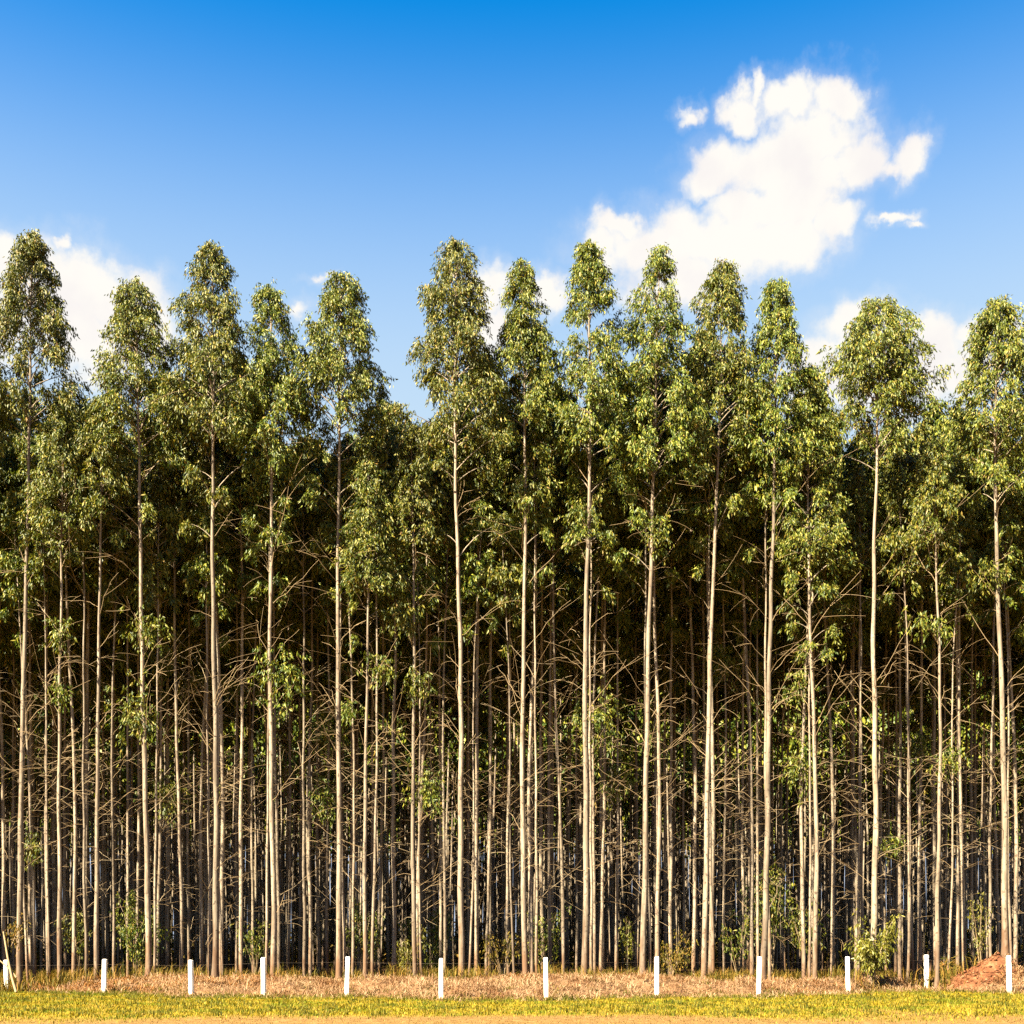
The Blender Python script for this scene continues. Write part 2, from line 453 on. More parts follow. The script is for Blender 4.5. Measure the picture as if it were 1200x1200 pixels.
# ------------------------------------------------------------------ grass, straw and litter (nobody could count them)
def blades(name, P, h, w, lean, mat, label, lying=None):
    """P (n,3) feet; each blade is two triangles bent at the middle"""
    n = len(P)
    az = rng.uniform(0, 2 * np.pi, n)
    D = np.stack([np.cos(az), np.sin(az), np.zeros(n)], 1)
    ln = np.abs(rng.normal(lean, 0.25, n))[:, None]
    Sd = np.stack([-np.sin(az), np.cos(az), rng.normal(0, .2, n)], 1)
    h = h[:, None]; w = w[:, None]
    if lying is None:
        mid = P + np.array([[0, 0, 1.0]]) * h * 0.6 + D * h * ln * 0.35
        tip = P + np.array([[0, 0, 1.0]]) * h * np.clip(1 - ln * 0.4, .2, 1) + D * h * ln
    else:
        mid = P + D * h * 0.5 + np.array([[0, 0, 1.0]]) * h * lying * rng.uniform(0.3, 1.2, (n, 1))
        tip = P + D * h + np.array([[0, 0, 1.0]]) * h * lying * rng.uniform(-0.4, 0.7, (n, 1))
    V = np.stack([P - Sd * w / 2, P + Sd * w / 2, mid + Sd * w * 0.4, mid - Sd * w * 0.4, tip], 1).reshape(-1, 3)
    b = np.arange(n)[:, None] * 5
    F = np.concatenate([b + np.array([[0, 1, 2]]), b + np.array([[0, 2, 3]]), b + np.array([[3, 2, 4]])], 1).reshape(-1, 3)
    return obj(name, mesh_np(name, V, F), mat, kind='stuff', label=label, category='grass' if 'grass' in name else 'ground cover')


def scatter(n, x0, x1, y0, y1):
    x = rng.uniform(x0, x1, n); y = rng.uniform(y0, y1, n)
    return x, y


def on_ground(x, y, dz=0.0):
    return np.stack([x, y, ground_z(x, y) + dz], 1)


# mown green strip
x, y = scatter(165000, -22, 22, 24, 48)
clump = vnoise(x * 1.3, y * 1.3, 21) * 0.6 + vnoise(x * 3.5, y * 3.5, 22) * 0.4
keep = (y < edge_y(x) + 0.9 * rng.normal(size=len(x))) & (rng.random(len(x)) < sstep(y + 9 * (vnoise(x * .3, y * .22, 11) - .5), 26.5, 33.5)) & (rng.random(len(x)) < 0.35 + clump) & (np.abs(x) < y * 0.46 + 1)
x, y, clump = x[keep], y[keep], clump[keep]
blades('mown_grass', on_ground(x, y, -0.01), rng.uniform(0.04, 0.09, len(x)) * (0.6 + clump * 1.2), rng.uniform(0.014, 0.028, len(x)), 0.5, M['grass'], 'yellow-green mown grass strip running below the white posts')
# taller darker tufts on the strip
tx, ty = scatter(900, -22, 22, 29, 47)
k = ty < edge_y(tx) + 0.3
tx, ty = tx[k], ty[k]
ex = rng.uniform(-22, 22, 420)
tx = np.concatenate([tx, np.repeat(POST_X, 4) + rng.normal(0, .16, 4 * len(POST_X)), ex]); ty = np.concatenate([ty, np.repeat(POST_D, 4) - .12 + rng.normal(0, .05, 4 * len(POST_X)), edge_y(ex) + rng.normal(0, .7, 420)])
n = 22; x = np.repeat(tx, n) + rng.normal(0, .12, len(tx) * n); y = np.repeat(ty, n) + rng.normal(0, .10, len(tx) * n)
blades('grass_tufts', on_ground(x, y, -0.01), rng.uniform(0.08, 0.22, len(x)), rng.uniform(0.012, 0.022, len(x)), 0.5, leaf_material('tuft_grass', [(0.0, (0.05, 0.075, 0.010)), (0.6, (0.17, 0.17, 0.016)), (1.0, (0.34, 0.27, 0.04))], trans=0.3, rough=0.7, spec=0.15), 'darker green grass tufts standing in the mown strip')
# worn tan verge
x, y = scatter(50000, -16, 16, 22, 35)
k = (np.abs(x) < y * 0.46 + 1) & (rng.random(len(x)) < 0.25 + vnoise(x * 1.2, y * 1.2, 25))
x, y = x[k], y[k]
blades('verge_stubble', on_ground(x, y, -0.005), rng.uniform(0.02, 0.055, len(x)), rng.uniform(0.008, 0.016, len(x)), 0.9, M['verge'], 'short tan stubble on the worn verge')
# pale straw heaped along the forest edge
x, y = scatter(150000, -25, 25, 38, 52)
e = edge_y(x)
side = np.clip(np.abs(x + 16) / 10, 0, 1)
k = (y > e + 0.8 * rng.normal(size=len(x)) - 0.2) & (y < 50.6 + rng.normal(size=len(x)) * .5) & (rng.random(len(x)) < (0.25 + 0.75 * vnoise(x * 1.1, y * 1.1, 31)) * (0.15 + 0.85 * np.clip((x + 18) / 9, 0, 1)))
rr = np.hypot((x - MOUND[0] + 0.8) / 1.4, (y - MOUND[1]) / 1.8)
k &= rr > 0.55 + 0.5 * vnoise(x * 1.4, y * 1.4, 61)
x, y = x[k], y[k]
blades('dry_straw', on_ground(x, y, 0.0), rng.uniform(0.15, 0.5, len(x)), rng.uniform(0.012, 0.026, len(x)), 0.5, M['straw'], 'pale pinkish straw heaped between the posts and the trees', lying=0.45)
x, y = scatter(26000, -25, 25, 38, 51)
k = (y > edge_y(x)) & (vnoise(x * 0.8, y * 0.8, 33) > 0.5) & (rr[:1].size > 0)
rr = np.hypot((x - MOUND[0] + 0.8) / 1.4, (y - MOUND[1]) / 1.8); k &= rr > 0.6 + 0.5 * vnoise(x * 1.4, y * 1.4, 61)
x, y = x[k], y[k]
blades('standing_dry_grass', on_ground(x, y, -0.01), rng.uniform(0.15, 0.42, len(x)), rng.uniform(0.01, 0.02, len(x)), 0.45, M['straw'], 'standing dry grass between the posts and the first trees')
# rust-red bark and leaf litter, thick towards the broken branch
x, y = scatter(80000, -26, 26, 44, 56)
k = (y > edge_y(x) + 0.4) & (rng.random(len(x)) < np.where(x < -9, 0.95, 0.4) * (0.3 + vnoise(x * .9, y * .9, 35)))
x, y = x[k], y[k]
blades('rust_litter', on_ground(x, y, 0.0), rng.uniform(0.12, 0.45, len(x)), rng.uniform(0.015, 0.04, len(x)), 0.5, M['rust'], 'rust-red bark and leaf litter under the edge trees', lying=0.4)
# yellowing ground cover at the feet of the first rows
tx, ty = scatter(3100, -30, 30, 47.0, 60)
k = vnoise(tx * 0.45, ty * 0.45, 41) > 0.42 + 0.14 * np.clip((51 - ty) / 2, 0, 1)
tx, ty = tx[k], ty[k]
n = 22; x = np.repeat(tx, n) + rng.normal(0, .22, len(tx) * n); y = np.repeat(ty, n) + rng.normal(0, .22, len(tx) * n)
blades('ground_cover', on_ground(x, y, -0.01), rng.uniform(0.2, 0.95, len(x)), rng.uniform(0.015, 0.035, len(x)), 0.5, M['cover'], 'yellowing grass and ferns among the first tree feet')


# ------------------------------------------------------------------ eucalyptus trees
class Path:
    """a slightly sinuous trunk line"""
    def __init__(s, H, dx, dy, r, wob=1.0):
        s.H, s.dx, s.dy = H, dx, dy
        s.k = [(r.uniform(0.02, 0.065) * wob, r.uniform(0.18, 0.4), r.uniform(0, 6.28), r.uniform(0, 6.28)) for _ in range(2)] + [(r.uniform(0.008, 0.02) * wob, r.uniform(0.9, 1.6), r.uniform(0, 6.28), r.uniform(0, 6.28))]
    def __call__(s, z):
        z = np.asarray(z, float); t = z / s.H
        X = s.dx * t ** 1.2; Y = s.dy * t ** 1.2
        for a, k, p, q in s.k:
            X = X + a * (np.sin(k * z + p) - np.sin(p)) ; Y = Y + a * (np.sin(k * z + q) - np.sin(q))
        return np.stack([X, Y, z], -1)


def trunk_mesh(path, H, r0, sides=9, rings=26):
    z = np.concatenate([[-0.25, 0.0, 0.15, 0.5], np.linspace(1.2, H - 0.3, rings)])
    P = path(np.clip(z, 0, None)); P[0, 2] = -0.25
    rad = 0.86 * r0 * np.clip(1 - z / H, 0, 1) ** 0.72 + 0.008
    rad = rad + r0 * 0.45 * np.exp(-np.clip(z, 0, None) / 0.22)
    rad = rad * (1 + 0.05 * np.sin(z * 2.3 + r0 * 90))
    return mesh_np('trunk', *tube(P, rad, sides), True)


def dead_branch(path, H, z, r, low, thin=1.0):
    """a bare limb: rises from the trunk, bends and forks"""
    az = r.uniform(0, 2 * np.pi); d = np.array([math.cos(az), math.sin(az), 0.0])
    L = r.uniform(0.8, 3.0) * (1.0 if low else 1.2)
    rise = r.uniform(-0.1, 1.35) if low else r.uniform(0.7, 1.5)
    bend = r.uniform(-1.0, 0.5) if low else r.uniform(-0.5, 0.15)
    s = np.linspace(0, 1, 7)[:, None]
    side = np.array([-d[1], d[0], 0.0]) * r.normal(0, .25)
    base = path(z)
    P = base + d * L * s * (0.55 if not low else 0.85) + np.array([0, 0, 1.0]) * L * (rise * s + bend * s ** 2) * 0.62 + side * L * s ** 2
    P[1:-1] += r.normal(0, 0.011 * L, (5, 3))
    r1 = r.uniform(0.007, 0.0145) * thin
    parts = [tube(P, np.linspace(r1, 0.006, 7), 3)]
    for _ in range(r.integers(1, 5)):
        i = r.integers(2, 6); a2 = az + r.normal(0, .9)
        q = np.linspace(0, 1, 5)[:, None]; l2 = L * r.uniform(.25, .55)
        Q = P[i] + np.array([math.cos(a2), math.sin(a2), 0]) * l2 * q + np.array([0, 0, 1.0]) * l2 * (r.uniform(-.3, .8) * q + r.uniform(-.5, .2) * q ** 2)
        parts.append(tube(Q, np.linspace(r1 * .65, 0.005, 5), 3))
    return join(parts)


def sprays(P0, out, r, per, Ls, size):
    """hanging leafy twigs from points P0: leaf feet and leaf axes"""
    n = len(P0)
    d = out + r.normal(0, 0.55, (n, 3)); d[:, 2] -= 0.25; d /= np.linalg.norm(d, axis=1)[:, None]
    s = r.random((n, per, 1))
    sag = np.array([0, 0, -1.0])
    P = P0[:, None, :] + d[:, None, :] * Ls * s + sag * Ls * 0.75 * s ** 2 + r.normal(0, 0.055, (n, per, 3))
    A = sag * 1.0 + d[:, None, :] * 0.35 + r.normal(0, 0.42, (n, per, 3))
    P = P.reshape(-1, 3); A = A.reshape(-1, 3)
    L = r.uniform(0.6, 1.25, len(P)) * size
    return P, A, L, L * r.uniform(0.24, 0.37, len(P))


def crown_parts(path, H, cb, Rm, r, nb=106, leaf=0.19, per=21, dens=1.0, lower=6, shape=1.0):
    """leaf arrays and live limbs of a narrow crown from height cb to H"""
    Ps, As, Ls, Ws, limbs = [], [], [], [], []
    t = np.sort(np.concatenate([r.random(nb) ** 0.85, -r.uniform(0.02, 0.45, lower)]))
    ph = r.uniform(0, 6.28)
    lobes = r.normal(0, 1, (6,))
    for i, tt in enumerate(t):
        z = cb + tt * (H - cb) * 0.97
        low = tt < 0
        prof = (max(0, 1 - max(tt, 0) ** (1.35 * shape)) ** 0.9) * (0.90 + 0.08 * lobes[int(max(tt, 0) * 5.99)]) + 0.10
        if tt < 0.15: prof *= 0.9
        az = ph + i * 2.39996 + r.normal(0, .35)
        d = np.array([math.cos(az), math.sin(az), 0.0])
        L = Rm * prof * r.uniform(0.65, 1.15) * (1.0 if not low else r.uniform(0.55, 0.95))
        inc = math.tan(R(r.uniform(28, 48) + 22 * max(tt, 0)))
        if low: inc = math.tan(R(r.uniform(38, 58)))
        s = np.linspace(0, 1, 6)[:, None]
        base = path(z)
        B = base + d * L * s + np.array([0, 0, 1.0]) * L * inc * (s - 0.42 * s ** 2)
        limbs.append(tube(B, np.linspace(0.012 + 0.010 * min(L, 2), 0.004, 6), 3))
        m = max(3, int(round((4 + 6.5 * L) * dens * (0.8 if low else 1))))
        ss = (r.uniform(0.30 if not low else 0.72, 1.03, m)) ** 0.7
        P0 = base + d * L * ss[:, None] + np.array([0, 0, 1.0]) * L * inc * (ss - 0.42 * ss ** 2)[:, None]
        P0 += r.normal(0, 0.06 + 0.05 * L, (m, 3))
        out = np.repeat(d[None], m, 0)
        p, a, l, w = sprays(P0, out, r, per, 0.26 + 0.14 * min(L, 1.6), leaf * (1.0 - 0.2 * max(tt, 0)))
        Ps.append(p); As.append(a); Ls.append(l); Ws.append(w)
    # leader shoots
    m = 14
    zz = H - r.random(m) ** 2 * 0.8
    P0 = path(zz) + r.normal(0, 0.07, (m, 3))
    p, a, l, w = sprays(P0, r.normal(0, 1, (m, 3)), r, 10, 0.22, leaf * 0.75)
    Ps.append(p); As.append(a); Ls.append(l); Ws.append(w)
    return np.concatenate(Ps), np.concatenate(As), np.concatenate(Ls), np.concatenate(Ws), limbs


def clump_parts(c, rx, rz, r, n, leaf):
    """a leafy shoot cluster about c"""
    u = r.normal(0, 1, (n, 3)); u /= np.linalg.norm(u, axis=1)[:, None]; u *= r.random((n, 1)) ** 0.45
    P0 = c + u * np.array([rx, rx * 0.8, rz]) * np.clip(1 + 0.35 * r.normal(size=(n, 1)), .4, 1.6)
    return sprays(P0, u, r, 9, 0.28, leaf)


ORD = ['first', 'second', 'third', 'fourth', 'fifth', 'sixth', 'seventh', 'eighth', 'ninth', 'tenth', 'eleventh', 'twelfth', 'thirteenth', 'fourteenth', 'fifteenth',
       'sixteenth', 'seventeenth', 'eighteenth', 'nineteenth', 'twentieth', 'twenty-first', 'twenty-second', 'twenty-third', 'twenty-fourth', 'twenty-fifth', 'twenty-sixth', 'twenty-seventh', 'twenty-eighth', 'twenty-ninth', 'thirtieth']

# edge trees: (foot px, top px, top py, crown-bottom py, crown half-width px, trunk radius m, density)
EDGE = [(-60, -50, 320, 540, 46, .13, 1.0), (23, 38, 272, 500, 47, .135, 1.1), (70, 72, 478, 640, 32, .10, .9), (113, 122, 470, 590, 30, .115, .8), (174, 158, 328, 545, 50, .14, 1.1), (252, 250, 290, 530, 46, .15, 1.15),
        (320, 316, 330, 560, 38, .125, 1.1), (397, 400, 326, 545, 52, .135, 1.15), (428, 432, 530, 700, 26, .10, .7), (487, 482, 500, 650, 26, .105, .7), (541, 534, 285, 545, 56, .14, 1.15), (616, 612, 305, 540, 38, .13, 1.15),
        (685, 690, 280, 535, 42, .15, 1.2), (753, 774, 285, 560, 48, .14, 1.0), (825, 848, 304, 545, 42, .135, 1.1), (894, 914, 318, 540, 42, .145, 1.1), (955, 950, 425, 690, 40, .115, 1.0), (1021, 1030, 350, 500, 52, .15, 1.1),
        (1098, 1092, 520, 640, 26, .10, .6), (1178, 1166, 352, 555, 52, .15, 1.15), (1262, 1255, 330, 560, 48, .14, 1.0)]
CLUMPS = [(178, 680, 30, 28), (172, 735, 26, 24), (160, 835, 24, 38), (190, 770, 24, 40), (195, 930, 30, 36), (325, 785, 26, 34), (68, 740, 12, 20), (70, 808, 10, 14), (500, 925, 28, 34), (700, 840, 34, 40), (722, 915, 26, 26),
          (846, 768, 26, 18), (935, 800, 16, 26), (940, 900, 22, 34), (985, 690, 24, 44), (975, 640, 26, 30), (1098, 588, 28, 26), (1110, 560, 22, 20), (1090, 728, 22, 14), (1075, 868, 20, 14), (1112, 890, 24, 16), (1155, 668, 26, 18),
          (452, 690, 20, 24), (420, 640, 22, 40), (455, 620, 26, 40), (470, 720, 22, 20), (488, 800, 16, 18), (448, 780, 14, 16), (410, 830, 18, 14), (290, 680, 16, 14), (210, 630, 16, 14), (60, 590, 26, 50), (85, 620, 20, 30),
          (680, 600, 18, 16), (770, 620, 16, 20), (375, 640, 22, 18), (620, 570, 24, 26), (665, 600, 18, 30), (865, 640, 26, 26), (830, 600, 22, 24), (385, 850, 22, 30), (380, 930, 20, 30), (40, 990, 16, 16), (1045, 990, 20, 14), (130, 690, 14, 20)]

r = np.random.default_rng(11)
edge_trees = []      # (root, path, H, x, y)
edge_n = len(EDGE)
for i, (fp, tp, ty, by, hw, r0, dens) in enumerate(EDGE):
    y = 48.6 + r.uniform(-0.5, 0.6)
    x = at(fp, y); z = gz(x, y)
    H = up(ty, y) - z; cb = up(by, y) - z
    path = Path(H, 0, 0, r)
    end = path(H); path.dx = at(tp, y) - x - end[0]; path.dy = r.normal(0, .2) - end[1]
    k = edge_n - 2 - i        # counted from the tree behind the mound
    if k < 0: lab = 'front-row eucalyptus beyond the red earth mound, past the last white post'
    elif k == 0: lab = 'tall front-row eucalyptus standing right behind the red earth mound'
    else: lab = f'front-row eucalyptus, {ORD[k]} along the forest edge counting from the red earth mound'
    if 0 < k and H < 25: lab = f'short sparse front-row eucalyptus, {ORD[k]} along the forest edge from the red earth mound'
    root = empty('eucalyptus_tree', (x, y, z), lab, 'tree', 'front-row eucalyptus trees')
    obj('trunk', trunk_mesh(path, H, r0, 10, 34), M['bark'], root)
    vis = 0 <= fp <= 1200
    P, A, L, W, limbs = crown_parts(path, H, cb, 1.16 * hw / FPX * y, r, nb=int(104 * (0.55 + 0.45 * (H - cb) / 9)), dens=dens, lower=6 if H > 25 else 4)
    crown = obj('crown', mesh_np('crown', *leaf_tris(P, A, L, W, r)), M['leaf'], root)
    obj('live_limbs', mesh_np('live_limbs', *join(limbs), True), M['bark'], crown, kind='stuff')
    zs = list(r.triangular(2.0, 7, 15, 8)) + list(r.uniform(8, cb + 1.0, 12))
    for zz in zs:
        obj('branch', mesh_np('branch', *dead_branch(path, H, zz, r, zz < 9)), M['twig'], root)
    edge_trees.append((root, path, H, x, y, z))


# second and third rows: unique feet, shared tree forms
def proto(seed, H, cb, Rm, r0, leaf, nb, per, dens, ndead):
    rr = np.random.default_rng(seed)
    path = Path(H, rr.normal(0, .25), rr.normal(0, .25), rr)
    tm = trunk_mesh(path, H, r0, 7, 22); tm.materials.append(M['bark'])
    P, A, L, W, limbs = crown_parts(path, H, cb, Rm, rr, nb=nb, leaf=leaf, per=per, dens=dens, lower=3)
    cm = mesh_np('crown', *leaf_tris(P, A, L, W, rr)); cm.materials.append(M['leaf'])
    zs = list(rr.triangular(1.5, 6.5, 15, ndead)) + list(rr.uniform(8, cb + 1, ndead // 2 + 3))
    bm_ = mesh_np('dead_branches', *join([dead_branch(path, H, zz, rr, zz < 8 + 4 * rr.random(), 0.85) for zz in zs] )); bm_.materials.append(M['twig'])
    lm = mesh_np('live_limbs', *join(limbs), True); lm.materials.append(M['bark'])
    return dict(trunk=tm, crown=cm, dead_branches=bm_, live_limbs=lm, path=path, H=H)


PROTO = [proto(100 + i, H, H - c, w, r0, 0.25, 74, 19, 1.0, 14) for i, (H, c, w, r0) in enumerate(
    [(27.5, 7, 1.8, .115), (26.5, 6.5, 1.7, .10), (28.3, 7.5, 1.9, .12), (25.8, 6, 1.6, .09), (27.3, 7, 1.8, .105), (25.6, 6, 1.6, .08), (27.8, 7, 1.9, .11)])]
SLIM = [proto(150 + i, H, H - c, w, r0, .25, 34, 15, .9, 9) for i, (H, c, w, r0) in enumerate([(23.5, 5, 1.0, .07), (22.0, 4.5, .9, .06), (24.5, 5, 1.1, .075)])]
DEEP = [proto(200 + i, H, H - c, w, r0, 0.36, 80, 10, 1.0, 7) for i, (H, c, w, r0) in enumerate(
    [(28.0, 9, 2.0, .105), (27.0, 9, 1.9, .095), (29.0, 9, 2.0, .11), (26.5, 8.5, 1.8, .085), (28.0, 9.5, 2.0, .10)])]


def place(pr, x, y, rot, sc, label, group):
    z = gz(x, y)
    root = empty('eucalyptus_tree', (x, y, z), label, 'tree', group)
    root.rotation_euler = (0, 0, rot); root.scale = (sc, sc, sc)
    obj('trunk', pr['trunk'], None, root)
    c = obj('crown', pr['crown'], None, root)
    obj('live_limbs', pr['live_limbs'], None, c, kind='stuff')
    obj('dead_branches', pr['dead_branches'], None, root, kind='stuff')
    return root


ROW2 = [-95, -30, 40, 86, 133, 213, 258, 283, 357, 413, 462, 521, 558, 623, 660, 697, 770, 832, 881, 942, 1003, 1064, 1130, 1162, 1230]
ROW1B = [33, 58, 101, 181, 246, 262, 312, 404, 436, 494, 549, 603, 629, 693, 762, 836, 902, 948, 1012, 1071, 1110, 1187]
ROW3 = [-70, -10, 5, 57, 102, 150, 184, 237, 297, 327, 364, 384, 489, 570, 596, 645, 704, 722, 786, 813, 849, 888, 975, 1055, 1078, 1122, 1190, 1240]
near_rows = []
for row, d0, lab, grp in ((ROW1B, 50.3, 'very slim eucalyptus close behind the edge trees', 'very slim eucalyptus trees behind the edge'),
                          (ROW2, 52.4, 'slender second-row eucalyptus behind the edge trees', 'second-row eucalyptus trees'),
                          (ROW3, 55.4, 'thin third-row eucalyptus in yellowing ground cover', 'third-row eucalyptus trees')):
    for i, px in enumerate(row):
        y = d0 + r.uniform(-0.7, 0.7); x = at(px, y)
        pr = SLIM[r.integers(len(SLIM))] if row is ROW1B else PROTO[r.integers(len(PROTO))]
        k = sum(1 for q in row[i:] if q <= 1200)
        full = f'{lab}, {ORD[k - 1]} along its row from the earth mound' if k else f'{lab}, past the earth mound'
        root = place(pr, x, y, r.uniform(0, 6.28), r.uniform(0.90, 1.03), full, grp)
        near_rows.append((root, pr, x, y))
n_ind = len(EDGE) + len(near_rows)
y = 58.4; row = 0
while n_ind < 296:
    half = y * 600 / FPX + 2.5
    x = -half + r.uniform(0, 2)
    while x < half and n_ind < 296:
        yy = y + r.normal(0, .35); xx = x + r.normal(0, .35)
        place(DEEP[r.integers(len(DEEP))], xx, yy, r.uniform(0, 6.28), r.uniform(0.85, 1.08), f'thin shaded eucalyptus in the {ORD[row + 3]} row back from the forest edge', f'eucalyptus trees of the {ORD[row + 3]} row')
        n_ind += 1; x += r.uniform(2.1, 3.1)
    y += 3.0; row += 1

# leafy shoots on trunks, hung on the tree nearest that column
for px, py, rx, rz in CLUMPS:
    best = None
    for t in edge_trees:
        z = up(py, t[4]) - t[5]
        if z > t[2]: continue
        X = t[3] + t[1](z)[0]; dx = abs(X - at(px, t[4]))
        if best is None or dx < best[0]: best = (dx, t[0], Vector(t[0].location), t[4])
    for root, pr, X, Y in near_rows:
        dx = abs(X - at(px, Y)) + 0.25
        if dx < best[0]: best = (dx, root, Vector(root.location), Y)
    _, root, loc, Y = best
    Yc = Y - 0.3
    c = np.array([at(px, Yc) - loc.x, Yc - loc.y, up(py, Yc) - loc.z])
    sx, sz = rx / FPX * Yc, rz / FPX * Yc
    if root.rotation_euler[2] != 0:
        a = -root.rotation_euler[2]; k = 1 / root.scale[0]
        c = np.array([c[0] * math.cos(a) - c[1] * math.sin(a), c[0] * math.sin(a) + c[1] * math.cos(a), c[2]]) * k
    P, A, L, W = clump_parts(c, sx, sz, r, int(20 + 60 * sx * sz), 0.20)
    f = obj('foliage', mesh_np('foliage', *leaf_tris(P, A, L, W, r)), M['leaf'], root)
    # the shoots that carry it
    zc = max(0.5, c[2] - sz - 0.5)
    tp = [t for t in edge_trees if t[0] is root]
    b0 = (tp[0][1] if tp else [q for q in near_rows if q[0] is root][0][1]['path'])(zc)
    tubes = []
    for _ in range(4):
        s = np.linspace(0, 1, 5)[:, None]; e_ = c + r.normal(0, .35, 3) * np.array([sx, sx, sz])
        Pm = b0 * (1 - s) + e_ * s + np.array([0, 0, .25]) * s * (1 - s)
        tubes.append(tube(Pm, np.linspace(.011, .004, 5), 3))
    obj('shoots', mesh_np('shoots', *join(tubes)), M['twig'], f, kind='stuff')

# the far rows beyond counting, and the plantation going on to both sides: one mass of trunks and crowns
tr, lf = [], []


def mass_tree(xx, yy, n, big=1.0):
    H = r.uniform(25, 28.5); ro = r.uniform(.07, .11) * (1.0 if yy < 105 else 1.4 if yy < 150 else 1.8)
    z = np.linspace(-.2, H, 6); ph = r.uniform(0, 6)
    P = np.stack([xx + .12 * (np.sin(z * .3 + ph) - math.sin(ph)), yy + 0 * z, z], 1)
    tr.append(tube(P, ro * np.clip(1 - z / (H + .5), 0, 1) ** .7 + .01, 5))
    t = r.random(n) ** 0.8
    zz = H - 9.5 + t * 9.5; rad = 1.9 * (1 - t ** 2) ** .7 * r.random(n) ** .5; a = r.uniform(0, 6.28, n)
    Ln = r.uniform(.5, .9, n) * big
    lf.append((np.stack([xx + rad * np.cos(a), yy + rad * np.sin(a), zz], 1), np.array([0, 0, -1.0]) + r.normal(0, .5, (n, 3)), Ln, Ln * .62))


y_last = y
for yy in np.arange(49.6, 196, 3.1):
    half = yy * 600 / FPX + 2.5
    x = -half - 24
    while x < half + 8:
        if abs(x) > half + 0.8 or yy > y_last + 1.5:
            inside = abs(x) < half
            if inside or yy < 125:
                mass_tree(x + r.normal(0, .35), yy + r.normal(0, .45), (560 if yy < 104 else 200 if yy < 135 else 60) if inside else 170, (0.6 if yy < 104 else 1.1) if inside else 1.7)
        x += r.uniform(2.2, 3.1) * (1.0 if yy < 120 else 0.75)
far = obj('distant_trees', mesh_np('distant_trees', *join(tr), True), M['bark'], kind='stuff', label='far close-set rows of shaded eucalyptus trunks and crowns', category='trees')
V, F = leaf_tris(*[np.concatenate([l[k] for l in lf]) for k in range(4)], r)
obj('crown', mesh_np('crown', V, F), M['leaf'], far, kind='stuff')
# scrub at the far side of the plantation
n = 36000
x = r.uniform(-85, 85, n); y = r.uniform(110, 202, n)
top = (1.2 + 3.2 * vnoise(x * .3, y * .3, 51)) * np.clip((y - 100) / 50, .3, 1) * 1.6
c = np.stack([x, y, top * r.random(n) ** .7], 1)
Ln = r.uniform(.35, .8, n)
V, F = leaf_tris(c, r.normal(0, 1, (n, 3)), Ln, Ln * .45, r)
obj('undergrowth', mesh_np('undergrowth', V, F), M['cover'], kind='stuff', label='dark scrub along the far side of the plantation', category='undergrowth')


# ------------------------------------------------------------------ bushes among the trees
def bush(px, py, wpx, hpx, d, label, leaf=0.2, n=None, mat='young_leaf', seed=0, group=None):
    rr = np.random.default_rng(300 + seed)
    x = at(px, d); z = gz(x, d)
    root = empty('shrub', (x, d, z), label, 'shrub', group)
    cz = up(py, d) - z; rx = wpx / FPX * d / 2; rz = hpx / FPX * d / 2
    stems, leaves = [], []
    ns = 9
    for i in range(ns):
        a = rr.uniform(0, 6.28); q = rr.random() ** .5
        tip = np.array([math.cos(a) * rx * q, math.sin(a) * rx * q * .8, cz + rz * rr.uniform(-.7, .95) * (1 - .3 * q)])
        s = np.linspace(0, 1, 7)[:, None]
        P = tip * s + np.array([tip[0], tip[1], 0]) * (s ** 2 - s) * .6 + rr.normal(0, .03, (7, 3)) * s
        stems.append(tube(P, np.linspace(.022, .006, 7), 5))
        m = int((n or 70) * rr.uniform(.3, 1.0))
        ss = rr.uniform(.55, 1.05, (m, 1)) ** .8; m_w = rr.uniform(.06, .2)
        P0 = tip * ss + np.array([tip[0], tip[1], 0]) * (ss ** 2 - ss) * .6 + rr.normal(0, m_w * max(rx, .6), (m, 3))
        leaves.append(sprays(P0, rr.normal(0, 1, (m, 3)), rr, 5, .2, leaf))
    obj('stems', mesh_np('stems', *join(stems), True), M['twig'], root, kind='stuff')
    V, F = leaf_tris(*[np.concatenate([l[k] for l in leaves]) for k in range(4)], rr)
    obj('foliage', mesh_np('foliage', V, F), M[mat], root)
    return root


bush(1022, 1100, 64, 62, 47.7, 'bright yellow-green leafy bush at the foot of a front-row eucalyptus', .19, 85, seed=1)
bush(160, 1085, 60, 110, 54.0, 'dark leafy shrub behind the second white post from the broken branch', .18, 55, 'leaf', 2)
bush(92, 1088, 40, 60, 57.0, 'low dark shrub deep between trunks near the broken branch', .18, 40, 'leaf', 3)
bush(425, 1085, 46, 90, 57.0, 'loose green shrub behind the fifth white post from the broken branch', .18, 40, 'leaf', 4)
bush(480, 1100, 46, 60, 54.0, 'small thin shrub behind the sixth white post from the broken branch', .16, 26, 'young_leaf', 5)
bush(640, 1090, 56, 70, 58.0, 'rounded green shrub behind the sixth white post from the red earth mound', .18, 40, 'leaf', 6)
bush(735, 1092, 16, 40, 53.5, 'tiny bright yellow-green sapling behind the fifth white post from the red earth mound', .16, 16, 'young_leaf', 7)
bush(905, 1050, 90, 130, 57.5, 'tall loose green shrub behind the fourth white post from the red earth mound', .20, 55, 'leaf', 8)
bush(1150, 1085, 30, 80, 52.5, 'vine-like climbing shrub behind the red earth mound', .15, 22, 'young_leaf', 9)
bush(865, 1085, 50, 70, 55.5, 'sparse green sapling between slender trunks by the tall loose shrub', .18, 26, 'leaf', 11)
bush(945, 1085, 60, 80, 54.0, 'open dark-leaved shrub between the tall loose shrub and the bright bush', .18, 30, 'leaf', 12)
